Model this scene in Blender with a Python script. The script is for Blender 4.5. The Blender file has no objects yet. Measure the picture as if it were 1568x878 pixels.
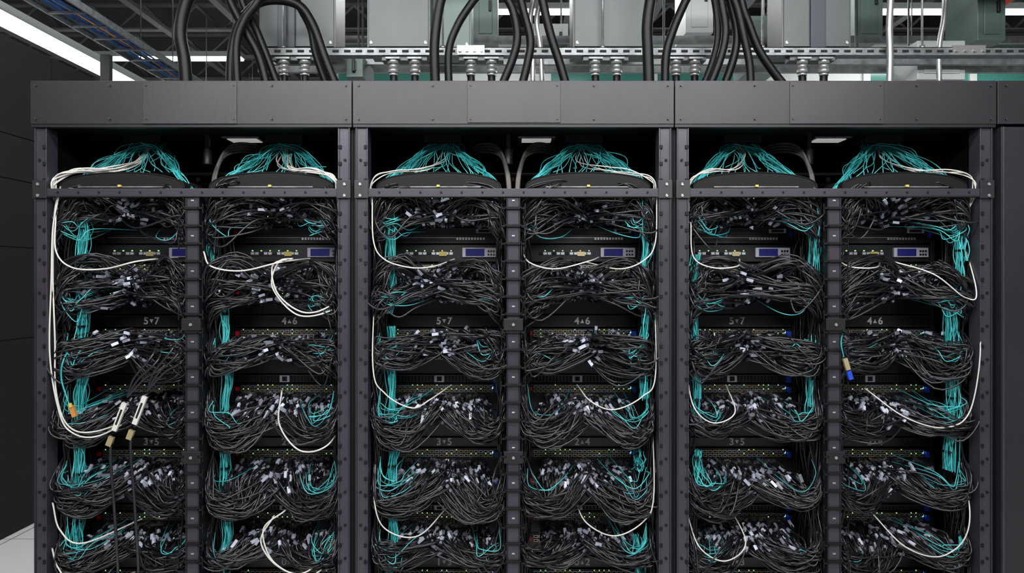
import bpy, math
import numpy as np
from mathutils import Vector
rng=np.random.default_rng(23)
scene=bpy.context.scene
scene.view_settings.view_transform='Standard'
# ------------------------------------------------------------------ metrics
S=410.0; D=1220/S; CZ=1.55
def pt(px,py,d=0.0):
    k=(D+d)/D
    return ((px-784)/S*k, d, CZ+(430-py)/S*k)
def gz(py,d=0.29): return pt(0,py,d)[2]
def gx(px,d=0.29): return pt(px,0,d)[0]
PITCH=1.198; GEAR=0.29
# ------------------------------------------------------------------ materials
def mat(name,col,rough=.5,metal=0,emit=None,es=1,noise=0,nscale=8,bump=0,bscale=60,spec=None):
    m=bpy.data.materials.new(name); m.use_nodes=True
    nt=m.node_tree; b=nt.nodes['Principled BSDF']
    b.inputs['Base Color'].default_value=(*col,1)
    b.inputs['Roughness'].default_value=rough
    b.inputs['Metallic'].default_value=metal
    if spec is not None: b.inputs['Specular IOR Level'].default_value=spec
    if emit:
        b.inputs['Emission Color'].default_value=(*emit,1); b.inputs['Emission Strength'].default_value=es
    if noise:
        tc=nt.nodes.new('ShaderNodeTexCoord'); n=nt.nodes.new('ShaderNodeTexNoise'); n.inputs['Scale'].default_value=nscale
        n.inputs['Detail'].default_value=4
        r=nt.nodes.new('ShaderNodeValToRGB')
        r.color_ramp.elements[0].position=.3; r.color_ramp.elements[1].position=.7
        r.color_ramp.elements[0].color=(*[c*(1-noise) for c in col],1)
        r.color_ramp.elements[1].color=(*[min(1,c*(1+noise)) for c in col],1)
        nt.links.new(tc.outputs['Object'],n.inputs['Vector']); nt.links.new(n.outputs['Fac'],r.inputs['Fac'])
        nt.links.new(r.outputs['Color'],b.inputs['Base Color'])
    if bump:
        tc=nt.nodes.new('ShaderNodeTexCoord'); n=nt.nodes.new('ShaderNodeTexNoise'); n.inputs['Scale'].default_value=bscale
        bp=nt.nodes.new('ShaderNodeBump'); bp.inputs['Strength'].default_value=bump; bp.inputs['Distance'].default_value=.002
        nt.links.new(tc.outputs['Object'],n.inputs['Vector']); nt.links.new(n.outputs['Fac'],bp.inputs['Height'])
        nt.links.new(bp.outputs['Normal'],b.inputs['Normal'])
    return m
M_fascia=mat('powder_coat_charcoal',(.0200,.0175,.0210),.38,.2,noise=.14,nscale=3,bump=.15,bscale=400)
M_fascia2=mat('powder_coat_charcoal_light',(.0275,.0245,.0285),.38,.2,noise=.12,nscale=3,bump=.15,bscale=400)
M_post=mat('painted_steel_post',(.042,.038,.049),.34,.3,noise=.14,nscale=6)
M_dark=mat('painted_steel_dark',(.010,.009,.011),.42,.2,noise=.15,nscale=5)
M_black=mat('black_interior',(.003,.003,.0035),.6,spec=.25)
M_gear=mat('server_faceplate',(.016,.016,.019),.34,.3,noise=.2,nscale=9)
M_label=mat('blanking_panel',(.012,.012,.014),.3,.2)
M_port=mat('port_cage_metal',(.60,.50,.28),.35,.7)
M_port2=mat('port_cage_silver',(.6,.6,.62),.35,.7)
M_hole_shade=mat('painted_hole_shade',(.003,.003,.003),.8)  # black boxes on the surface, colour standing in for shade inside openings
M_screw=mat('screw_steel',(.33,.32,.34),.35,.6)
M_cable=mat('black_cable_jacket',(.0050,.0050,.0060),.27)
M_cable2=mat('grey_black_cable_jacket',(.013,.0125,.0155),.25)
M_thick=mat('thick_rubber_cable',(.0030,.0030,.0036),.42,spec=.22)
M_teal=mat('teal_fibre_jacket',(.018,.27,.28),.4)
M_teal2=mat('pale_teal_fibre_jacket',(.06,.47,.47),.4)
M_white=mat('white_cable_jacket',(.56,.54,.50),.4)
M_tag0=mat('dark_connector_tab',(.12,.125,.155),.35)
M_tag=mat('grey_connector_tab',(.25,.265,.33),.35)
M_tag2=mat('pale_connector_tab',(.46,.48,.57),.35)
M_conn=mat('connector_shell',(.16,.16,.18),.35,.8)
M_blue=mat('blue_latch',(.01,.05,.42),.4)
M_red=mat('red_latch',(.45,.01,.015),.4)
M_lcd=mat('lcd_screen',(.008,.008,.07),.2,emit=(.03,.03,.25),es=.2)
M_bezel=mat('lcd_bezel',(.45,.45,.50),.4)
M_led=mat('green_led',(.1,.6,.1),.4,emit=(.5,1,.3),es=1.2)
M_ledb=mat('blue_led',(.1,.3,.8),.4,emit=(.2,.5,1),es=3)
M_yel=mat('yellow_tab',(.5,.38,.08),.4)
M_text=mat('printed_label_white',(.55,.55,.55),.6)
M_brown=mat('dark_flex_conduit',(.06,.053,.048),.4,.2)
M_galv=mat('galvanised_steel',(.16,.172,.178),.36,.4,noise=.35,nscale=25)
M_box=mat('grey_enclosure_paint',(.066,.074,.076),.42,.2,noise=.12,nscale=4)
M_boxg=mat('greenish_enclosure_paint',(.105,.155,.143),.4,.1)
M_gland=mat('nickel_gland',(.36,.36,.36),.25,.6)
M_panel=mat('containment_panel_black',(.0075,.008,.010),.6,.0,spec=.12)
M_panel2=mat('slate_duct_cover',(.020,.025,.034),.4,.2)
M_whiteb=mat('white_cabinet_paint',(.50,.54,.53),.4)
M_wall=mat('wall_paint_white',(.62,.66,.66),.6)
M_ceil=mat('ceiling_deck_grey',(.065,.06,.072),.6)
M_truss=mat('ceiling_steel_paint',(.24,.225,.24),.5,.2)
M_light=mat('lamp_diffuser',(1,1,1),.5,emit=(1,1,1),es=9)
M_roofglow=mat('roof_opening_glow',(.8,.8,.8),.5,emit=(1,.98,.92),es=.3)  # faint glow imitating brightness seen through the rack roof opening, not a lamp
M_bluetray=mat('blue_fibre_jacket',(.03,.13,.38),.4)
M_redp=mat('red_sprinkler_pipe',(.5,.05,.03),.4)
M_orange=mat('orange_plug',(.45,.19,.05),.4)
M_glass=mat('green_glass_panel',(.05,.20,.165),.12)
def floor_mat():
    m=bpy.data.materials.new('raised_floor_tiles'); m.use_nodes=True; nt=m.node_tree; b=nt.nodes['Principled BSDF']
    tc=nt.nodes.new('ShaderNodeTexCoord'); br=nt.nodes.new('ShaderNodeTexBrick')
    br.offset=0; br.inputs['Scale'].default_value=1; br.inputs['Brick Width'].default_value=.6; br.inputs['Row Height'].default_value=.6
    br.inputs['Mortar Size'].default_value=.004
    br.inputs['Color1'].default_value=(.62,.62,.64,1); br.inputs['Color2'].default_value=(.58,.58,.6,1); br.inputs['Mortar'].default_value=(.12,.12,.13,1)
    nt.links.new(tc.outputs['Object'],br.inputs['Vector']); nt.links.new(br.outputs['Color'],b.inputs['Base Color'])
    b.inputs['Roughness'].default_value=.35
    return m
M_floor=floor_mat()
# ------------------------------------------------------------------ mesh builder (all quads)
BF=np.array([[0,3,2,1],[4,5,6,7],[0,1,5,4],[1,2,6,5],[2,3,7,6],[3,0,4,7]])
BV=np.array([[-1,-1,-1],[1,-1,-1],[1,1,-1],[-1,1,-1],[-1,-1,1],[1,-1,1],[1,1,1],[-1,1,1]],float)
class MB:
    def __init__(s): s.V=[];s.F=[];s.M=[];s.S=[];s.n=0;s.mats=[]
    def mi(s,m):
        if m not in s.mats: s.mats.append(m)
        return s.mats.index(m)
    def add(s,v,f,m,smooth=False):
        v=np.asarray(v,float).reshape(-1,3); f=np.asarray(f,int).reshape(-1,4)
        s.V.append(v); s.F.append(f+s.n); s.n+=len(v)
        s.M.append(np.full(len(f),s.mi(m))); s.S.append(np.full(len(f),smooth))
    def box(s,x0,x1,y0,y1,z0,z1,m):
        c=np.array([(x0+x1)/2,(y0+y1)/2,(z0+z1)/2]); h=np.abs(np.array([x1-x0,y1-y0,z1-z0]))/2
        s.add(BV*h+c,BF,m)
    def obox(s,c,h,t,m,up=(0,1,0)):
        t=np.asarray(t,float); t=t/np.linalg.norm(t); a=np.cross(up,t); 
        if np.linalg.norm(a)<1e-3: a=np.cross((1,0,0),t)
        a/=np.linalg.norm(a); b=np.cross(t,a)
        v=BV*np.asarray(h,float); s.add(v[:,0:1]*t+v[:,1:2]*a+v[:,2:3]*b+np.asarray(c),BF,m)
    def tubes(s,P,r,m,n=6,caps=True):
        P=np.asarray(P,float)
        if P.ndim==2: P=P[None]
        C,K,_=P.shape; r=np.broadcast_to(np.asarray(r,float),(C,)) if np.ndim(r)<2 else np.asarray(r)
        T=np.gradient(P,axis=1); T/=np.linalg.norm(T,axis=2,keepdims=True)+1e-12
        a=np.tile(np.array([.31,.93,.2]),(C,1)); N=np.empty_like(P)
        for k in range(K):
            a=a-(a*T[:,k]).sum(1,keepdims=True)*T[:,k]
            l=np.linalg.norm(a,axis=1,keepdims=True)
            a=np.where(l<1e-4,np.cross(T[:,k],[1,0,0.1]),a); a/=np.linalg.norm(a,axis=1,keepdims=True)
            N[:,k]=a
        B=np.cross(T,N); th=np.arange(n)*2*np.pi/n
        rr=r[:,None,None,None] if r.ndim==1 else r[:,:,None,None]
        V=P[:,:,None,:]+rr*(np.cos(th)[None,None,:,None]*N[:,:,None,:]+np.sin(th)[None,None,:,None]*B[:,:,None,:])
        idx=np.arange(C*K*n).reshape(C,K,n); j=np.roll(idx,-1,axis=2)
        F=np.stack([idx[:,:-1],idx[:,1:],j[:,1:],j[:,:-1]],-1).reshape(-1,4)
        s.add(V.reshape(-1,3),F,m,True)
        if caps:
            base=s.n-C*K*n; cf=[]
            for c in range(C):
                for k,fl in ((0,0),(K-1,1)):
                    ii=idx[c,k]+base
                    for q in range(1,n-2,2):
                        f=[ii[0],ii[q],ii[q+1],ii[q+2]]; cf.append(f[::-1] if fl==0 else f)
            cf=np.array(cf); s.F.append(cf); s.M.append(np.full(len(cf),s.mi(m))); s.S.append(np.full(len(cf),False))
    def cyl(s,p0,p1,r,m,n=12):
        s.tubes(np.array([[p0,p1]],float),r,m,n)
    def build(s,name,parent=None,bevel=0):
        me=bpy.data.meshes.new(name); V=np.concatenate(s.V); F=np.concatenate(s.F); nf=len(F)
        me.vertices.add(len(V)); me.vertices.foreach_set('co',V.ravel())
        me.loops.add(nf*4); me.loops.foreach_set('vertex_index',F.ravel().astype(np.int32))
        me.polygons.add(nf); me.polygons.foreach_set('loop_start',np.arange(0,nf*4,4,dtype=np.int32))
        me.polygons.foreach_set('material_index',np.concatenate(s.M).astype(np.int32))
        me.polygons.foreach_set('use_smooth',np.concatenate(s.S))
        for m in s.mats: me.materials.append(m)
        me.update(calc_edges=True); me.validate()
        o=bpy.data.objects.new(name,me); scene.collection.objects.link(o)
        if parent: o.parent=parent
        if bevel:
            b=o.modifiers.new('bevel','BEVEL'); b.width=bevel; b.segments=2; b.limit_method='ANGLE'
        return o
def empty(name,loc=(0,0,0)):
    e=bpy.data.objects.new(name,None); scene.collection.objects.link(e); e.empty_display_size=.1
    return e
def crv(P,Mn):
    P=np.asarray(P,float); sq=P.ndim==2
    if sq: P=P[None]
    K=P.shape[1]; Pp=np.concatenate([2*P[:,:1]-P[:,1:2],P,2*P[:,-1:]-P[:,-2:-1]],1)
    u=np.linspace(0,K-1,Mn); i=np.clip(np.floor(u).astype(int),0,K-2); t=(u-i)[None,:,None]
    a,b,c,d=Pp[:,i],Pp[:,i+1],Pp[:,i+2],Pp[:,i+3]
    R=.5*((2*b)+(-a+c)*t+(2*a-5*b+4*c-d)*t*t+(-a+3*b-3*c+d)*t**3)
    return R[0] if sq else R
def text_mesh(txt,size,loc,m,name,parent):
    cu=bpy.data.curves.new(name+'_c','FONT'); cu.body=txt; cu.size=size; cu.align_x='CENTER'; cu.align_y='CENTER'; cu.extrude=.0004; cu.offset=.0008
    t=bpy.data.objects.new(name+'_t',cu); scene.collection.objects.link(t)
    bpy.context.view_layer.update()
    me=bpy.data.meshes.new_from_object(t.evaluated_get(bpy.context.evaluated_depsgraph_get()))
    bpy.data.objects.remove(t); me.materials.clear(); me.materials.append(m)
    o=bpy.data.objects.new(name,me); scene.collection.objects.link(o); o.location=loc; o.rotation_euler=(math.pi/2,0,0); o.parent=parent
    return o
# ------------------------------------------------------------------ rack frame
ZT=pt(0,125)[2]; ZF=pt(0,191)[2]
def frame(xc,par,fsplit):
    b=MB()
    b.box(xc-.597,xc+.597,-.015,.03,ZF,ZT,M_fascia)
    b.box(xc-.597,xc+.597,.03,1.15,ZT-.02,ZT,M_dark)
    s0,s1,hi=fsplit
    b.box(s0,s1,-.019,-.015,ZF+(.004 if hi else 0),ZT-.004,M_fascia2)
    for x in (xc-.575,xc-.3,xc+.3,xc+.575,s0+.012,s1-.012):
        for z in (ZF+.018,ZT-.018):
            b.cyl((x,-.0225,z),(x,-.0145,z),.003,M_post,8)
    b.box(xc-.597,xc+.597,-.012,.02,ZF-.012,ZF,M_dark)
    for s in (-1,1):
        b.box(xc+s*.596,xc+s*.578,.03,1.15,.03,ZT-.02,M_dark)
        b.box(xc+s*.586,xc+s*.549,0,.018,.03,ZF-.012,M_post)
        b.box(xc+s*.549,xc+s*.543,-.004,.07,.03,ZF-.012,M_post)
        b.box(xc+s*.589,xc+s*.583,-.006,.03,.03,ZF-.012,M_fascia)
        b.box(xc+s*.5985,xc+s*.589,.012,.03,.03,ZF-.012,M_black)
        z=.12
        k=0
        while z<ZF-.05:
            b.box(xc+s*.545,xc+s*.557,-.0065,0,z,z+.014,M_black)
            if k%2==0: b.cyl((xc+s*.57,-.004,z+.02),(xc+s*.57,.001,z+.02),.0045,M_black,8)
            z+=.062; k+=1
        zb=gz(295,0)
        b.box(xc+s*.592,xc+s*.54,-.012,-.001,zb-.022,zb+.045,M_fascia)
        for dz in(-.012,.03): b.cyl((xc+s*.57,-.016,zb+dz),(xc+s*.57,-.011,zb+dz),.005,M_screw,8)
    b.box(xc-.578,xc+.578,1.13,1.15,.03,ZT-.02,M_black)
    b.box(xc-.596,xc+.596,0,1.15,0.0,.05,M_dark)
    b.box(xc-.578,xc+.578,.03,1.13,ZF,ZF+.012,M_black)
    z0=gz(301,0); z1=gz(289,0)
    b.box(xc-.545,xc+.545,-.006,.012,z0,z1,M_post)
    b.box(xc-.545,xc+.545,-.010,.02,z0-.003,z0+.003,M_dark)
    for i in range(14):
        x=xc-.5+i*1.0/13; b.cyl((x,-.009,(z0+z1)/2),(x,-.005,(z0+z1)/2),.003,M_black,8)
    b.box(xc-.021,xc+.021,.0,.03,.05,z0,M_post)
    b.box(xc-.026,xc-.021,-.004,.2,.05,z0,M_dark); b.box(xc+.021,xc+.026,-.004,.2,.05,z0,M_dark)
    z=.1;k=0
    while z<z0-.03:
        b.box(xc-.031,xc+.031,-.012,-.001,z,z+.010,M_black)
        for s in(-1,1):
            b.box(xc+s*.026,xc+s*.047,-.02,-.012,z,z+.006,M_black)
            b.box(xc+s*.026,xc+s*.031,-.02,.06,z,z+.006,M_black)
            b.box(xc+s*.043,xc+s*.047,-.02,-.012,z-.016,z+.02,M_black)
        if k%2==0: b.box(xc-.006,xc+.006,-.003,.0,z+.03,z+.036,M_screw)
        z+=.066;k+=1
    for py in (497,700): 
        zz=gz(py,0); b.box(xc-.036,xc+.036,-.016,-.002,zz-.022,zz+.022,M_dark); b.cyl((xc,-.02,zz),(xc,-.015,zz),.005,M_screw,10)
    b.box(xc+.02,xc+.17,.24,.36,ZF-.006,ZF,M_galv)
    b.box(xc+.035,xc+.155,.26,.34,ZF-.009,ZF-.005,M_roofglow)  # glowing plate in place of a bright opening in the rack roof
    for dz,m in((.09,M_screw),(.14,M_brown)):
        b.cyl((xc-.57,.7,ZF-dz),(xc+.57,.7,ZF-dz),.011,m,10)
    for i in range(9):
        x=xc-.5+i*.125; b.cyl((x,.7,ZF-.09),(x,.7,ZF-.27),.006,M_brown,8)
        b.cyl((x,.69,ZF-.11),(x,.69,ZF-.13),.014,M_screw,10)
    b.cyl((xc-.02,.2,ZF-.06),(xc-.02,.2,ZF-.12),.018,M_dark,12); b.box(xc-.028,xc-.012,.19,.21,ZF-.06,ZF,M_dark)
    for s in(-1,1):
        cx=xc+s*.2825
        b.box(cx-.075,cx+.075,.2,.38,ZF-.03,ZF,M_black)
        b.box(cx-.25,cx+.25,.75,.78,ZF-.1,ZF-.085,M_gear)
        b.box(cx-.2,cx+.2,.72,.75,ZF-.24,ZF-.15,M_gear)
        for i in range(8): b.box(cx-.18+.045*i,cx-.15+.045*i,.715,.722,ZF-.22,ZF-.17,M_post)
        n=26; th=np.linspace(0,np.pi,n); w=.235; zb=gz(289,.07); h=.058
        xs=cx-w*np.cos(th); zs=zb+h*np.sin(th)**.8
        V=[];F=[]
        for i in range(n):
            V+= [(xs[i],.04,zs[i]),(xs[i],.24,zs[i]+.004),(xs[i],.04,zb-.012),(xs[i],.24,zb-.012)]
        for i in range(n-1):
            a=4*i; F+=[(a,a+4,a+5,a+1),(a+2,a+6,a+4,a),(a+1,a+5,a+7,a+3)]
        b.add(V,F,M_black,False)
        b.tubes(np.stack([xs,np.full(n,.04),zs],1),.003,M_black,6)
        zl=gz(284,.03); b.box(cx-.16,cx+.16,.025,.034,zl-.009,zl-.004,M_galv)
        b.box(cx-.006,cx+.006,.015,.027,zl-.008,zl+.001,M_yel)
    for s in(-1,1):
        cx=xc+s*.2825
        for t in(-1,1):
            b.box(cx+t*.228,cx+t*.244,GEAR-.005,GEAR+.03,.05,gz(300),M_gear)
    return b.build('frame',par,bevel=.0012)
ROWS=[('switch',302,323),('switch',324,347),('server',349,373),('lcd',375,401),('switch',404,441),('switch',442,481),('label',483,501),
      ('switch',503,537),('switch',538,572),('vent',574,586),('switch',588,627),('switch',628,668),('label',670,684),('switch',687,727),('switch',728,770),('vent',773,782),
      ('switch',784,816),('switch',817,850),('label',853,869),('switch',872,925),('vent',927,985)]
def gear(xc,par,ki):
    b=MB(); T=[]
    for ci,s in enumerate((-1,1)):
        cx=xc+s*.2825; li=0
        for typ,y0,y1 in ROWS:
            zt=gz(y0); zb=gz(y1); 
            b.box(cx-.226,cx+.226,GEAR,.65,zb+.0008,zt-.0008,M_label if typ=='label' else M_gear)
            f=GEAR
            if typ=='switch':
                for r,dz in enumerate((.012,.028)):
                    for i in range(20):
                        x=cx-.19+i*.02; m=M_port if (i//4+r)%2 else M_port2
                        b.box(x-.008,x+.008,f-.006,f,zt-dz-.005,zt-dz+.005,m)
                        b.box(x-.0062,x+.0062,f-.0068,f-.005,zt-dz-.0032,zt-dz+.0030,M_hole_shade)
                        if rng.random()<.3: b.box(x-.0015,x+.0015,f-.002,f,zt-dz+.0058,zt-dz+.0085,M_led)
                b.box(cx-.22,cx-.205,f-.012,f,zt-.028,zt-.012,M_red)
                b.box(cx+.206,cx+.22,f-.014,f,zt-.035,zt-.012,M_blue)
                b.box(cx+.195,cx+.2,f-.004,f,zt-.02,zt-.012,M_ledb)
                b.box(cx-.226,cx+.226,f-.003,f,zb+.001,zb+.003,M_post)
            elif typ=='server':
                b.box(cx-.19,cx+.19,f-.006,f-.001,zt-.026,zt-.006,M_dark)
                b.box(cx-.19,cx+.19,f-.008,f,zt-.006,zt-.003,M_post)
                for i in range(3): b.box(cx-.18,cx+.1,f-.004,f,zt-.034-.008*i,zt-.031-.008*i,M_screw if i==1 else M_post)
                for i in range(10):
                    b.box(cx+.05+.012*i,cx+.058+.012*i,f-.007,f-.005,zt-.05,zt-.04,M_port2)
                b.box(cx+.13,cx+.2,f-.008,f-.001,zt-.022,zt-.004,M_bezel); b.box(cx+.14,cx+.19,f-.009,f-.007,zt-.019,zt-.008,M_hole_shade)
                b.box(cx-.2,cx-.14,f-.008,f-.001,zt-.022,zt-.004,M_post); b.box(cx-.19,cx-.15,f-.009,f-.007,zt-.019,zt-.008,M_hole_shade)
                for t in(-1,1): b.box(cx+t*.2,cx+t*.225,f-.016,f,zb+.004,zt-.01,M_dark)
                b.box(cx-.222,cx-.21,f-.02,f,zt-.03,zt-.012,M_red); b.box(cx+.21,cx+.222,f-.02,f,zt-.04,zt-.012,M_blue)
            elif typ=='lcd':
                zm=(zt+zb)/2
                b.box(cx+.075,cx+.215,f-.012,f,zm-.016,zm+.022,M_bezel)
                b.box(cx+.088,cx+.165,f-.014,f-.011,zm-.012,zm+.018,M_lcd)
                for i in range(3):
                    for j in range(2): b.box(cx+.178+i*.011,cx+.185+i*.011,f-.015,f-.011,zm-.01+j*.014,zm-.002+j*.014,M_dark)
                for i in range(12):
                    x=cx-.17+.018*i; b.box(x-.007,x+.007,f-.005,f,zm-.006,zm+.004,M_port2 if i%3 else M_hole_shade)
                    if i%2: b.box(x-.002,x+.002,f-.006,f,zm+.008,zm+.012,M_led)
                b.box(cx-.02,cx+.01,f-.01,f,zm-.012,zm+.006,M_yel if (ki+ci)%2 else M_port)
                for i in range(3): b.box(cx-.2,cx+.07,f-.003,f,zb+.004+.005*i,zb+.006+.005*i,M_post)
            elif typ=='vent':
                for i in range(30):
                    x=cx-.2+.0138*i; b.box(x-.004,x+.004,f-.002,f+.001,zb+.004,zt-.006,M_hole_shade)
                b.box(cx-.226,cx+.226,f-.005,f,zt-.004,zt-.001,M_post)
                b.box(cx+.2,cx+.22,f-.012,f,zb,zt,M_blue)
                b.box(cx-.04,cx+.0,f-.006,f,zb+.002,zt-.003,M_bezel); b.box(cx-.03,cx-.01,f-.007,f,zb+.006,zt-.007,M_hole_shade)
            else:
                b.box(cx-.222,cx+.222,f-.004,f,zb+.003,zt-.003,M_label)
                b.box(cx-.222,cx+.222,f-.0055,f,zt-.004,zt-.002,M_post); b.box(cx-.222,cx+.222,f-.0055,f,zb+.002,zb+.004,M_post)
                zm=(zt+zb)/2
                lab=[('5','7'),('4','6'),('3','5'),('2','4'),('1','3'),('0','2')][li*2+ci]; li+=1
                T.append((lab[0],cx-.022,zm)); T.append((lab[1],cx+.022,zm))
                dn=1 if ci==0 else -1
                b.add([(cx-.008,f-.0052,zm+.008*dn),(cx+.008,f-.0052,zm+.008*dn),(cx,f-.0052,zm-.008*dn),(cx,f-.0052,zm-.008*dn+1e-4)],[(0,1,2,3)] if dn<0 else [(0,3,2,1)],M_text)
    b.build('server_units',par)
    for i,(t,x,z) in enumerate(T):
        text_mesh(t,.040,(x,GEAR-.0055,z),M_text,'bay_number_%d'%(i+1),par)
# ------------------------------------------------------------------ black data cables
def bundle(bk,bt,cx,s,zp,mode,n,sag=1.):
    q=np.clip(np.sort(rng.random(n))+rng.normal(0,.11,n),0,1); cl=(q*5).astype(int).clip(0,4)
    co=np.clip(rng.normal(0,1,(5,6)),-1.7,1.7)[cl]; g=lambda a:np.clip(rng.normal(0,a,n),-2.4*a,2.4*a)
    xe=cx+s*(-.02+.185*q)+co[:,0]*.012; zz=zp+rng.choice([0,-.016],n)+g(.003)
    bx=rng.normal(0,.018); bz=rng.normal(0,.007)
    ds=1+rng.normal(0,.13)+co[:,5]*.10+g(.05)
    if mode=='down':
        pts=[(xe,.275+0*q,zz),
             (xe+s*.003+g(.009)+co[:,4]*.009,.20+g(.014),zz-.006+g(.006)),
             (xe+s*.014+g(.018)+co[:,1]*.014,.12+g(.024),zp+(-.036-.022*(1-q)+g(.014)+co[:,2]*.012)*sag),
             (cx+s*(.105+.085*q)+bx+g(.010),.06+g(.020),zp-(.080+.064*(1-q))*sag*ds+bz+g(.008)+co[:,3]*.007),
             (cx+s*(.214+.020*q)+g(.008),.045+g(.018),zp-(.060+.064*(1-q))*sag*ds+bz+g(.009)+co[:,3]*.008),
             (cx+s*.251+g(.004),.09+g(.02),zp-.005-.050*(1-q)+g(.022)),
             (cx+s*.254+g(.006),.20+g(.02),zp+.03+g(.03))]
    else:
        up=1 if mode=='up' else .2
        pts=[(xe,.275+0*q,zz),
             (xe+s*.003+g(.009)+co[:,4]*.009,.20+g(.014),zz-.004+g(.006)),
             (xe+s*.025+g(.020)+co[:,1]*.014,.12+g(.024),zp-.006+.012*(1-q)+g(.014)+co[:,2]*.012),
             (cx+s*(.115+.07*q)+bx+g(.010),.06+g(.020),zp+(.018+.034*(1-q)*ds)*up-.024*(1-up)*ds+bz+g(.010)+co[:,3]*.010),
             (cx+s*(.204+.026*(1-q))+g(.009),.045+g(.018),zp-.018-.038*q*ds+(.03*(1-q))*up+bz+g(.011)+co[:,3]*.011),
             (cx+s*.248+g(.005),.08+g(.02),zp-.070-.04*q+g(.016)),
             (cx+s*.254+g(.006),.18+g(.02),zp-.15+g(.02))]
    P=np.stack([np.stack([np.broadcast_to(np.asarray(c,float),(n,)) for c in p],1) for p in pts],1)
    P=crv(P,25)
    sel=rng.random(n)<.5
    for ss,m in((sel,M_cable),(~sel,M_cable2)):
        if ss.any(): bk.tubes(P[ss],rng.uniform(.0029,.0039,ss.sum()),m,6,False)
    for i in range(n):
        k=int(rng.integers(4,9)); t=P[i,k+1]-P[i,k]; c=P[i,k].copy()
        r=rng.random()
        if mode!='down': c[1]-=.014*rng.random()
        tm=M_tag0 if r<.28 else M_tag if r<.60 else M_tag2
        if r<.86: bt.obox(c+np.array([0,-.001,0]),(rng.uniform(.008,.017),rng.uniform(.0046,.006),.0045),t/np.linalg.norm(t)+rng.normal(0,.22,3),tm)
        t2=P[i,1]-P[i,0]; bt.obox(P[i,1],(.016,.007,.0045),t2,M_conn)
def cables(xc,par,ki):
    bk=MB(); bt=MB()
    rows=[(315,'up',32,1),(328,'up',40,1),(338,'mid',14,1),(422,'up',40,1),(434,'mid',40,1),(452,'mid',32,1),(515,'mid',42,1),(530,'mid',32,1),(520,'down',42,.8),
          (604,'down',56,.9),(612,'down',36,.8),(703,'down',64,.94),(714,'down',40,.8),(797,'down',60,.75),(806,'down',34,.6),(886,'down',50,.8)]
    for s0 in(-1,1):
        cx=xc+s0*.2825
        for py,mode,n,sg in rows:
            for s in(-1,1):
                bundle(bk,bt,cx,s,gz(py+rng.uniform(-4,4)),mode,int(n*rng.uniform(.75,1.25)),sg*rng.uniform(.80,1.15))
        for s in(-1,1):
            n=30; K=16; zs=np.linspace(.08,gz(300,.2),K)
            x0=cx+s*rng.uniform(.226,.262,n); P=np.zeros((n,K,3))
            P[:,:,0]=x0[:,None]+np.clip(rng.normal(0,.010,(n,K)),-.016,.016); P[:,:,1]=rng.uniform(.06,.24,n)[:,None]+rng.normal(0,.012,(n,K)); P[:,:,2]=zs
            P[:,:,0]=cx+s*np.minimum(s*(P[:,:,0]-cx),.252)
            bk.tubes(crv(P,56),.0034,M_cable,6,False)
        for _ in range(30):
            z=gz(rng.choice([335,440,530,612,712,806]))+rng.normal(0,.012); s=rng.choice([-1,1]); x=cx+s*.2; dr=rng.uniform(.5,1.4)
            P=np.array([(cx+s*rng.uniform(-.10,.1),.2,z),(cx+s*.09,.06,z-.03*dr),(x,.02,z-.075*dr),(x+s*.04,.03,z-.02),(x+s*.05,.12,z+.09)])
            P[1:4]+=rng.normal(0,.020,(3,3)); P[:,1]=np.maximum(P[:,1],.012); bk.tubes(crv(P,22),.0034,M_cable2,6,False)
    for s0 in((1,) if ki==0 else (-1,1)if ki==1 else(-1,)):
        for j in range(4):
            o=j*.011
            P=[(xc+s0*(.02-o*.3),.16,gz(296,.16)),(xc+s0*(.03-o*.3),.17,gz(262,.17)),(xc+s0*(.055+o*.2),.20,gz(238,.2)+o),(xc+s0*.13,.25,gz(233,.25)+o),(xc+s0*.2,.33,gz(245,.33)+o),(xc+s0*.23,.5,gz(250,.5)+o)]
            bk.tubes(crv(P,30),.0055,M_brown,8,False)
    bk.build('black_data_cables',par); bt.build('cable_connectors',par)
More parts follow.
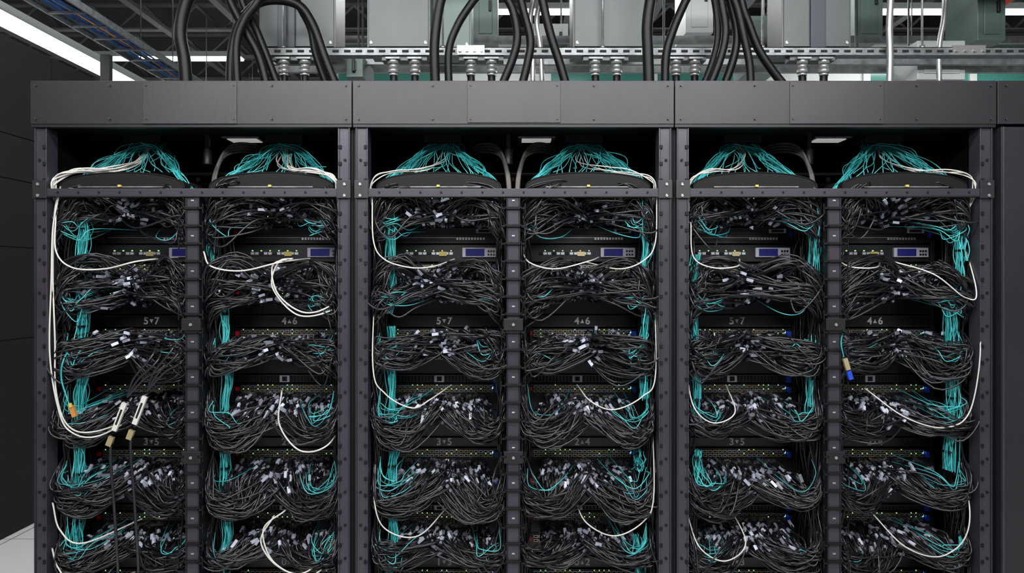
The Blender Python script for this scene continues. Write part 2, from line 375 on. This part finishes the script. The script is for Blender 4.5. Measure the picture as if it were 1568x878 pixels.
# ------------------------------------------------------------------ teal + white cables
def teal_run(b,x,y,z0,z1,n=30,w=.02):
    K=max(6,int((z1-z0)/.06)); zs=np.linspace(z0,z1,K)
    com=np.cumsum(rng.normal(0,.006,K)); com-=np.linspace(com[0],com[-1],K); com=np.clip(com,-.012,.012)
    P=np.zeros((n,K,3)); P[:,:,0]=x+com+rng.normal(0,w*.42,n)[:,None]+rng.normal(0,.005,(n,K)); P[:,:,1]=y+rng.normal(0,.014,n)[:,None]+rng.normal(0,.008,(n,K)); P[:,:,2]=zs
    R=crv(P,K*5); h=n//2
    b.tubes(R[:h],.0018,M_teal,5,False); b.tubes(R[h:],.0018,M_teal2,5,False)
    for k in range(1,K-1,3):
        b.box(x+com[k]-w*.8,x+com[k]+w*.8,y-.026,y+.02,zs[k]-.004,zs[k]+.004,M_black)
def fan(b,cx):
    for s in(-1,1):
        n=26; q=rng.random(n); g=lambda a:rng.normal(0,a,n); o=0*q
        pts=[(cx+rng.uniform(-.065,.065,n),.28+g(.02),ZF-.02+o),
             (cx+s*(.062+.02*q)+g(.015),.22+g(.02),ZF-.06-.02*q+g(.007)),
             (cx+s*(.115+.03*q)+g(.012),.17+g(.02),ZF-.115-.03*q+g(.009)),
             (cx+s*(.185)+g(.007),.13+g(.015),ZF-.18+g(.009)),
             (cx+s*.236+g(.005),.11+g(.012),ZF-.24+g(.006)),
             (cx+s*.245+g(.006),.13+g(.01),ZF-.33+o)]
        P=crv(np.stack([np.stack(p,1) for p in pts],1),26)
        b.tubes(P[:15],.0018,M_teal,5,False); b.tubes(P[15:],.0018,M_teal2,5,False)
    n=20; q=np.linspace(-1,1,n); g=lambda a:rng.normal(0,a,n)
    pts=[(cx+q*.05,.28+0*q,ZF-.02+0*q),(cx+q*.07+g(.014),.22+0*q,ZF-.06+g(.01)),(cx+q*.11+g(.022),.16+0*q,ZF-.12+g(.014)),(cx+q*.17+g(.014),.13+0*q,ZF-.165+g(.01))]
    b.tubes(crv(np.stack([np.stack(p,1) for p in pts],1),16),.0016,M_teal2,5,False)
WH={0:[[(92,285),(83,330),(80,420),(81,520),(84,600),(100,652),(140,662),(185,648)],
       [(90,300),(80,350),(79,430),(79,540),(86,620),(106,660),(150,668),(190,640)],
       [(86,330),(88,385),(112,410),(160,412),(215,400),(242,392)],
       [(81,770),(92,812),(130,832),(182,818)],[(80,840),(90,870),(120,900),(170,905)],
       [(312,385),(322,408),(370,415),(430,402),(455,394)],
       [(442,396),(418,408),(424,450),(460,478),(500,472),(514,445)],
       [(448,396),(425,402),(416,440),(455,482),(500,478),(515,455)],
       [(432,598),(428,650),(460,690),(500,682),(514,650)],
       [(437,782),(405,812),(420,862),(470,876),(513,832)],[(420,790),(400,830),(430,870),(480,880),(514,850)]],
    1:[[(570,300),(571,370),(590,398),(630,410),(665,408),(690,395)],
       [(570,400),(571,560),(590,603),(630,625),(660,612),(685,600)],
       [(569,700),(571,770),(590,812),(640,822),(680,798)],
       [(1006,300),(1004,370),(990,398),(950,412),(905,400)],
       [(1006,400),(1004,570),(985,608),(940,628),(905,615),(890,600)],
       [(1005,640),(1001,760),(985,800),(940,822),(900,802),(885,785)],
       [(800,385),(812,403),(850,412),(900,400),(925,392)]],
    2:[[(1058,340),(1063,393),(1090,410),(1130,408),(1155,395)],
       [(1057,560),(1062,622),(1092,648),(1125,632),(1132,600)],
       [(1058,790),(1072,838),(1110,860),(1140,832),(1136,795)],
       [(1290,390),(1300,408),(1340,410),(1385,398)],
       [(1378,398),(1430,420),(1478,456),(1494,440),(1497,300)],
       [(1340,600),(1390,640),(1450,655),(1488,622),(1497,500),(1496,430)],
       [(1345,790),(1390,840),(1450,850),(1485,790),(1496,640)]]}
def fibres(xc,par,ki):
    b=MB(); w=MB()
    for s in(-1,1):
        fan(b,xc+s*.2825)
    runs={0:[(122,.09,300,900),(345,.105,455,900),(325,.105,300,400)],
          1:[(596,.09,300,480),(600,.09,500,740),(598,.09,760,900),(985,.085,300,610),(978,.095,690,720),(975,.095,820,900)],
          2:[(1066,.065,390,640),(1068,.065,690,740),(1247,.075,320,470),(1240,.09,520,650),(1464,.07,300,480),(1452,.085,470,720),(1472,.065,320,400)]}[ki]
    for px,d,a,c in runs:
        X=gx(px,d); teal_run(b,X,d,max(.1,gz(c,d)),gz(a,d),28 if c-a>120 else 20,.017)
    for s0 in(-1,1):
        cx=xc+s0*.2825
        for py in(345,450,520,608,708,802,885):
            for _ in range(7):
                s=s0 if rng.random()<.85 else -s0
                xo=cx+s*.228; z=gz(py)+rng.normal(0,.016); xi=cx+s*rng.uniform(.03,.17)
                P=np.array([(xo,.08,z+rng.uniform(-.02,.06)),(xo-s*.012,.04,z-.02),(cx+s*.17,.025,z-rng.uniform(.02,.06)),((xi+cx+s*.17)/2,.07,z-rng.uniform(.0,.04)),(xi,.27,z+.01)])
                P[1:4]+=rng.normal(0,.010,(3,3)); P[:,1]=np.maximum(P[:,1],.012); b.tubes(crv(P,22),.0015,M_teal2 if rng.random()<.6 else M_teal,5,False)
    for L in WH[ki]:
        P=np.array([pt(x,y,.012) for x,y in L]); P[-1,1]=.2; P[:,1]+=rng.uniform(-.004,.006); P[1:-1,0]+=rng.normal(0,.003,len(L)-2)
        if L[0][1]>360 and ki!=0: P[0,1]=.1
        w.tubes(crv(P,60),.0030 if ki==0 else .0025,M_white,8,True)
    for s in(-1,1):
        cx=xc+s*.2825; n=9 if ki==0 else 3; g=lambda a:rng.normal(0,a,n); o=np.zeros(n)
        pts=[(cx+g(.01),.27+o,ZF-.02+o),(cx-s*.0+g(.012),.2+o,ZF-.1+g(.01)),(cx+s*.07+g(.01),.1+g(.01),ZF-.155+g(.005)),(cx+s*.16+g(.008),.05+g(.01),ZF-.165+g(.008)),
             (cx+s*.235+g(.006),.03+g(.008),ZF-.19+g(.006)),(cx+s*.254+g(.003),.03+g(.008),ZF-.235+g(.005)),(cx+s*.25+g(.003),.06+g(.01),ZF-.32+o)]
        w.tubes(crv(np.stack([np.stack(p,1) for p in pts],1),34),.0028 if ki==0 else .0023,M_white,6,False)
    if ki==0:
        for k,(tx,ty) in enumerate(((183,640),(214,630))):
            a=np.array(pt(tx-9,ty+28,.0)); c=np.array(pt(tx+14,ty-32,.0)); a[1]=c[1]=-.012; m=(a+c)/2; 
            w.obox(m,(.055,.009,.006),c-a,M_white); w.obox(m+(a-c)*.62,(.018,.010,.007),c-a,M_port)
            w.obox(m+np.array([0,-.007,0]),(.03,.0035,.0005),c-a,M_dark)
            P=[tuple(a),pt(tx-14,ty+60,-.01),pt(tx-8,ty+140,-.01),pt(tx-2,ty+240,.0),pt(tx-2,ty+300,.1)]
            w.tubes(crv(P,30),.0055,M_cable2,8,False)
            for o in(0,9,-8):
                P=[tuple(c),pt(tx+30+o,ty-60,.0),pt(tx+60+o,ty-90+o,.02),pt(tx+68+o,ty-130,.15)]
                w.tubes(crv(P,24),.0042,M_cable2,8,False)
        P=[pt(118,520,.1),pt(98,550,.01),pt(94,580,.0),pt(104,615,-.01)]
        w.tubes(crv(P,20),.003,M_teal,8,False)
        w.obox(pt(112,630,-.01),(.022,.008,.007),(.35,0,-1),M_orange); w.obox(pt(108,621,-.019),(.008,.005,.003),(.35,0,-1),M_yel)
    if ki==2:
        w.obox(pt(1296,558,-.03),(.022,.008,.007),(.3,0,-1),M_port); w.obox(pt(1301,575,-.03),(.016,.008,.007),(.3,0,-1),M_blue)
        w.tubes(crv([pt(1292,547,-.03),pt(1288,525,-.03),pt(1292,505,.03)],12),.0026,M_teal,6,False)
    b.build('teal_fibre_cables',par); w.build('white_network_cables',par)
SPL=[(pt(222,0)[0],pt(365,0)[0],0),(pt(716,0)[0],pt(858,0)[0],1),(pt(1207,0)[0],pt(1350,0)[0],0)]
for k in range(3):
    xc=.005+(k-1)*PITCH
    e=empty('server_rack')
    frame(xc,e,SPL[k]); gear(xc,e,k); cables(xc,e,k); fibres(xc,e,k)
e=empty('closed_server_cabinet'); b=MB(); x0=.005+1.5*PITCH+.003; x1=x0+1.19
b.box(x0,x1,-.015,.03,ZF,ZT,M_fascia); b.box(x0,x1,.03,1.15,.05,ZT,M_dark)
b.box(x0+.01,x0+.59,-.02,.03,.08,ZF-.012,M_fascia); b.box(x0+.6,x1-.01,-.02,.03,.08,ZF-.012,M_fascia)
b.box(x0,x1,0,1.15,0,.05,M_dark)
b.box(x0+.012,x0+.02,-.026,-.018,.08,ZF-.012,M_post)
for x in(x0+.03,x0+.56,x0+.63,x1-.03):
    for z in(ZF+.018,ZT-.018): b.cyl((x,-.022,z),(x,-.014,z),.003,M_post,8)
b.box(x0+.55,x0+.57,-.05,-.02,1.0,1.2,M_screw)
b.build('cabinet_body',e,bevel=.002)
# ------------------------------------------------------------------ overhead services
OD=.45
def op(px,py,d=OD): return pt(px,py,d)
TZ=2.98; TR=4.355
b=MB()
xa=op(395,0)[0]; xb=op(1700,0)[0]; z1=op(0,72)[2]; z0=op(0,85)[2]
b.box(xa,xb,OD,OD+.003,z0,z1,M_galv); b.box(xa,xb,OD,OD+.04,z1-.003,z1,M_galv); b.box(xa,xb,OD-.02,OD+.04,z0-.003,z0,M_galv)
x=xa+.02
while x<xb-.03:
    b.box(x,x+.028,OD-.0012,OD+.001,(z0+z1)/2-.005,(z0+z1)/2+.006,M_hole_shade); x+=.05
for x in np.linspace(xa+.1,xb-.1,6):
    b.cyl((x,OD+.03,z0),(x,OD+.03,TZ-.002),.005,M_galv,8)
    b.cyl((x,OD+.03,z1),(x,OD+.03,z1+.015),.012,M_gland,6)
for p0,p1 in((1458,1508),(700,742)):
    a=op(p0,0)[0]; c=op(p1,0)[0]; b.box(a,c,OD-.008,OD-.001,z0+.0,z1+.006,M_gland)
    for i in range(4):
        x=a+.012+(c-a-.024)*i/3; b.cyl((x,OD-.016,(z0+z1)/2),(x,OD-.007,(z0+z1)/2),.007,M_gland,6)
b.build('strut_channel')
b=MB()
for y in(.15,.6): b.box(-2.3,2.9,y-.01,y+.01,TZ,TZ+.08,M_galv)
for x in np.arange(-2.25,2.9,.25): b.box(x-.015,x+.015,.15,.6,TZ,TZ+.02,M_galv)
for x in(-2.2,-.6,1.0,2.6):
    for y in(.15,.6): b.cyl((x,y,TZ),(x,y,TR),.006,M_galv,8)
b.build('overhead_cable_ladder')
def enclosure(p0,p1,d0,depth,pyb,m,stripe=None):
    b=MB(); X0=op(p0,0,d0)[0]; X1=op(p1,0,d0)[0]; Z=op(0,pyb,d0)[2]
    b.box(X0,X1,d0,d0+depth,Z,TZ-.001,m)
    b.box(X0+.008,X1-.008,d0-.006,d0,Z+.012,TZ-.02,m)
    for x in(X0+.02,X1-.02):
        for z in(Z+.03,TZ-.05): b.cyl((x,d0-.009,z),(x,d0-.005,z),.005,M_screw,8)
    if stripe: b.box(op(stripe[0],0,d0)[0],op(stripe[1],0,d0)[0],d0-.02,d0-.006,Z+.002,TZ-.02,M_panel2)
    b.build('power_tap_enclosure',bevel=.002)
enclosure(397,514,.53,.2,76,M_box,(427,453))
enclosure(562,659,.53,.2,76,M_box)
enclosure(663,722,.65,.2,78,M_boxg)
enclosure(877,996,.53,.2,76,M_box)
enclosure(1197,1303,.53,.2,76,M_box,(1239,1262))
for a,c in((436,468),(603,636),(721,753),(911,944),(1034,1063),(1227,1260)):
    b=MB(); X0,_,_=op(a-18,0); X1=op(c+18,0)[0]
    b.box(X0,X1,OD-.005,OD+.06,z0-.022,z0-.003,M_box)
    for i,p in enumerate((a,c)):
        X=op(p,0)[0]; Y=OD+.02-.03
        b.box(X-.03,X+.03,OD-.04,OD,z0-.024,z0-.016,M_galv)
        b.cyl((X,Y,z0-.040),(X,Y,z0-.018),.026,M_gland,6); b.cyl((X,Y,z0-.058),(X,Y,z0-.040),.019,M_gland,16)
        b.cyl((X,Y,z0-.078),(X,Y,z0-.058),.024,M_gland,8); b.cyl((X,Y,z0-.09),(X,Y,z0-.078),.019,M_gland,12)
        dx=(.0,.03)[i]; xe=X+dx-.03
        b.tubes(crv([(X,Y,z0-.085),(X,Y,z0-.12),(xe+.005,Y-.02,ZT+.04),(xe,Y-.03,ZT+.006)],14),.0165,M_thick,12)
        b.cyl((xe,Y-.03,ZT+.001),(xe,Y-.03,ZT+.012),.027,M_black,16)
    b.build('cable_gland_pair')
TH=[(.20,.025,[(286,132),(282,90),(276,50),(283,10),(300,-30),(310,-90)]),
    (.24,.019,[(353,132),(355,80),(368,35),(395,5),(430,0),(460,10),(480,40),(498,90),(520,132)]),
    (.20,.017,[(364,132),(362,70),(375,30),(395,2),(410,-40),(420,-100)]),
    (.24,.018,[(412,132),(396,85),(372,40),(352,0),(340,-40),(335,-100)]),
    (.28,.016,[(432,132),(410,90),(392,45),(372,5),(362,-40),(355,-100)]),
    (.31,.016,[(508,132),(484,84),(476,44),(458,8),(440,-30),(435,-100)]),
    (.20,.020,[(667,132),(665,80),(668,40),(675,0),(690,-40),(700,-100)]),
    (.24,.016,[(688,132),(687,80),(700,40),(722,5),(748,-30),(760,-90)]),
    (.22,.017,[(763,132),(785,90),(792,55),(785,15),(770,-20),(765,-90)]),
    (.26,.017,[(795,132),(808,95),(812,60),(800,10),(792,-30),(785,-95)]),
    (.28,.018,[(872,132),(858,100),(845,60),(835,20),(828,-20),(825,-90)]),
    (.20,.022,[(994,132),(992,80),(991,40),(996,0),(1005,-40),(1010,-100)]),
    (.24,.017,[(1018,132),(1020,85),(1031,45),(1048,5),(1065,-30),(1070,-90)]),
    (.20,.016,[(1083,132),(1103,90),(1111,50),(1106,10),(1098,-30),(1095,-90)]),
    (.25,.017,[(1103,132),(1123,90),(1128,50),(1120,10),(1110,-30),(1108,-90)]),
    (.31,.015,[(1068,132),(1090,98),(1099,55),(1096,10),(1088,-30),(1083,-90)]),
    (.22,.016,[(1150,132),(1148,100),(1140,60),(1131,20),(1120,-20),(1117,-90)]),
    (.29,.018,[(1218,132),(1188,115),(1163,78),(1147,38),(1135,0),(1125,-90)])]
for d,r,L in TH:
    b=MB(); P=[list(pt(x,y,d)) for x,y in L]; ends=[0]+([len(L)-1] if L[-1][1]>100 else [])
    for e_ in ends:
        P[e_][2]=ZT+.006; b.cyl((P[e_][0],d,ZT+.001),(P[e_][0],d,ZT+.012),r*1.5,M_black,16)
    for p in P: p[2]=min(p[2],TZ-.012)
    b.tubes(crv(P,48),r,M_thick,14)
    b.build('power_feed_cable')
def flex(d,r,L):
    b=MB(); Q=[list(pt(x,y,d)) for x,y in L]; Q[0][2]=ZT+.001; Q[-1][2]=TR
    P=crv(Q,260); rr=(r*(1+.13*np.cos(np.arange(260)*np.pi)))[None]
    b.tubes(P[None],rr,M_gland,12); b.build('flexible_conduit')
flex(.41,.0135,[(1361,128),(1363,90),(1362,40),(1364,-10),(1366,-100),(1366,-600)])
flex(.80,.012,[(1440,128),(1438,80),(1445,30),(1448,-10),(1450,-100),(1450,-500)])
flex(.80,.012,[(832,128),(828,80),(822,30),(830,-10),(836,-60),(836,-500)])
flex(.80,.012,[(815,128),(816,80),(812,30),(818,-10),(820,-60),(820,-500)])
RE=empty('rear_strut_frame')
def backbox(p0,p1,pyt,pyb,d,m,nm):
    b=MB(); a=pt(p0,pyt,d); c=pt(p1,pyb,d); b.box(a[0],c[0],d,d+.3,c[2],a[2],m); b.box(a[0]+.03,c[0]-.03,d-.006,d,c[2]+.03,a[2]-.03,m)
    b.box(c[0]-.05,c[0]-.035,d-.02,d-.005,(a[2]+c[2])/2-.03,(a[2]+c[2])/2+.03,M_dark)
    for x in(a[0]+.03,c[0]-.03): b.cyl((x,d+.15,a[2]),(x,d+.15,TR),.006,M_galv,6)
    b.build(nm,RE,bevel=.003)
backbox(1405,1478,62,122,.97,M_whiteb,'breaker_box_1')
backbox(1310,1352,-60,60,1.5,M_boxg,'breaker_box_2')
backbox(1497,1540,-40,62,1.0,M_boxg,'breaker_box_3')
backbox(530,556,84,118,.8,M_boxg,'breaker_box_4')
backbox(1050,1092,-60,50,1.5,M_whiteb,'breaker_box_5')
backbox(725,762,-40,60,1.5,M_boxg,'breaker_box_6')
backbox(815,870,36,80,1.5,M_whiteb,'breaker_box_7')
backbox(1145,1190,24,110,1.5,M_boxg,'breaker_box_8')
b=MB()
for d,py in((.9,92),(1.4,60),(1.4,105)):
    a=pt(395,py,d); c=pt(1640,py,d); b.box(a[0],c[0],d,d+.03,a[2]-.02,a[2]+.02,M_galv)
    for x in np.linspace(a[0]+.1,c[0]-.1,5): b.cyl((x,d+.02,a[2]),(x,d+.02,TR),.006,M_galv,6)
b.build('struts',RE)
b=MB(); P=crv([pt(1440,95,2.0),pt(1500,45,2.0),pt(1530,10,2.0),pt(1560,-10,2.0)],12); b.tubes(P,.02,M_redp,12)
for k in(1,6,10): b.cyl(tuple(P[k]),(P[k][0],P[k][1],4.365),.006,M_redp,6)
b.build('sprinkler_pipe',RE)
# ------------------------------------------------------------------ left containment row
b=MB(); XW=-3.05; zs=[0.0,1.19,1.756,2.17,2.44,3.03]
y=-4.0
while y<2.9:
    for i in range(len(zs)-1):
        b.box(XW-.9,XW,y+.003,y+.697,zs[i]+.003,zs[i+1]-.003,M_panel)
    b.box(XW-.9,XW-.01,y,y+.7,0,3.02,M_black); y+=.7
b.box(XW-.04,XW+.03,y,y+.05,0,3.25,M_dark)
b.build('containment_panel_row')
# ------------------------------------------------------------------ room shell
def shell(name,x0,x1,y0,y1,z0,z1,m):
    b=MB(); b.box(x0,x1,y0,y1,z0,z1,m); b.build(name)
shell('floor',-8,8,-7,13,-.1,0,M_floor)
shell('wall_left',-8.1,-8,-7,13,0,4.7,M_wall)
shell('wall_right',8,8.1,-7,13,0,4.7,M_wall)
shell('wall_back',-8,8,13,13.1,0,4.7,M_wall)
shell('ceiling',-8,8,-7,13,4.7,4.8,M_ceil)
b=MB()
for y in np.arange(-6,13,1.1):
    b.box(-7.9,7.9,y-.05,y+.05,4.4,4.42,M_truss); b.box(-7.9,7.9,y-.05,y+.05,4.68,4.7,M_truss); 
    for i,x in enumerate(np.arange(-7.8,7.6,.3)):
        a=4.41 if i%2 else 4.69; c=4.69 if i%2 else 4.41
        b.cyl((x,y,a),(x+.3,y,c),.018,M_truss,6)
for x in np.arange(-7.5,8,.9): b.box(x-.04,x+.04,-6.9,12.9,4.36,4.40,M_truss)
b.build('ceiling_truss')
b=MB(); YP=6.0
for i in range(0,8):
    x=-2.0+i*1.2; b.box(x-.04,x+.04,YP,YP+.1,0,4.3,M_whiteb)
    if i<7:
        b.box(x+.04,x+1.16,YP+.03,YP+.07,2.2,3.93,M_glass if i%3!=1 else M_whiteb); b.box(x+.04,x+1.16,YP+.02,YP+.08,3.97,4.26,M_whiteb if i%2 else M_boxg)
b.box(-2,6.4,YP,YP+.1,3.93,3.97,M_galv); b.box(-2,6.4,YP,YP+.1,4.26,4.3,M_galv)
b.box(-2,6.4,YP,YP+.1,2.1,2.2,M_whiteb); b.box(-2,6.4,YP+.02,YP+.08,0,2.1,M_whiteb)
b.build('glazed_partition')
b=MB()
for x in(-3.25,-2.97): b.box(x-.008,x+.008,-4,9,3.42,3.47,M_galv)
for y in np.arange(-4,9,.3): b.box(-3.25,-2.97,y-.012,y+.012,3.42,3.435,M_galv)
for i in range(10):
    P=np.array([(-3.22+.026*i+rng.normal(0,.006),y,3.445+rng.uniform(0,.04)) for y in np.arange(-4,9.1,.8)])
    b.tubes(crv(P,70),.008,[M_bluetray,M_bluetray,M_thick,M_orange,M_bluetray][i%5],6,True)
for y in np.arange(-3.5,9,1.5):
    for x in(-3.25,-2.97): b.cyl((x,y,3.45),(x,y,TR),.005,M_galv,6)
b.build('fibre_runway_tray')
# ------------------------------------------------------------------ light fixtures
def fixture(c,L,axis,w=.1,power=0,tilt=0):
    b=MB(); x,y,z=c
    if axis=='x':
        b.box(x-L/2,x+L/2,y-w/2-.02,y+w/2+.02,z,z+.06,M_whiteb); b.box(x-L/2+.01,x+L/2-.01,y-w/2,y+w/2,z-.02,z,M_light)
        rods=[(x-L/2+.1,y),(x+L/2-.1,y)]
    else:
        b.box(x-w/2-.02,x+w/2+.02,y-L/2,y+L/2,z,z+.06,M_whiteb); b.box(x-w/2,x+w/2,y-L/2+.01,y+L/2-.01,z-.02,z,M_light)
        rods=[(x,y-L/2+.2),(x,y+L/2-.2)]
    for rx,ry in rods: b.cyl((rx,ry,z+.05),(rx,ry,TR),.006,M_galv,6)
    o=b.build('linear_ceiling_light')
    if power:
        l=bpy.data.lights.new('lamp','AREA'); l.shape='RECTANGLE'; l.size=L if axis=='x' else w*3; l.size_y=w*3 if axis=='x' else L
        l.energy=power; lo=bpy.data.objects.new('lamp',l); scene.collection.objects.link(lo); lo.location=(x,y,z-.04); lo.rotation_euler=(tilt,0,0); lo.parent=o
fixture((-3.55,3.5,3.38),9,'y',.17)
fixture((0,-1.5,3.5),4.5,'x',.12,105,math.radians(22))
fixture((0,-3.6,3.3),5.0,'x',.12,225,math.radians(48))
fixture((-.5,5.0,4.25),1.0,'x',.1); fixture((.35,5.0,4.25),.5,'x',.12)
fixture((2.75,5.0,4.25),.35,'x',.12); fixture((4.5,5.0,4.25),1.9,'x',.12,60)
fixture((3.3,4.2,3.55),.8,'x',.1); fixture((0,4.2,4.2),2.0,'x',.12,50); fixture((-4.2,6.5,4.2),2.0,'x',.12,30)
fixture((-2.3,1.2,3.9),2.4,'y',.12,20)
fixture((2.2,2.4,4.2),2.0,'x',.12,40); fixture((-.2,2.4,4.2),2.0,'x',.12,30)
w=bpy.data.worlds.new('world'); scene.world=w; w.use_nodes=True
w.node_tree.nodes['Background'].inputs[0].default_value=(.88,.92,1,1); w.node_tree.nodes['Background'].inputs[1].default_value=.18
cam=bpy.data.cameras.new('camera'); co=bpy.data.objects.new('camera',cam); scene.collection.objects.link(co)
co.location=(0,-D,CZ); co.rotation_euler=(math.pi/2,0,0)
cam.sensor_width=36; cam.lens=1220/1568*36; cam.shift_y=-9/1568
scene.camera=co
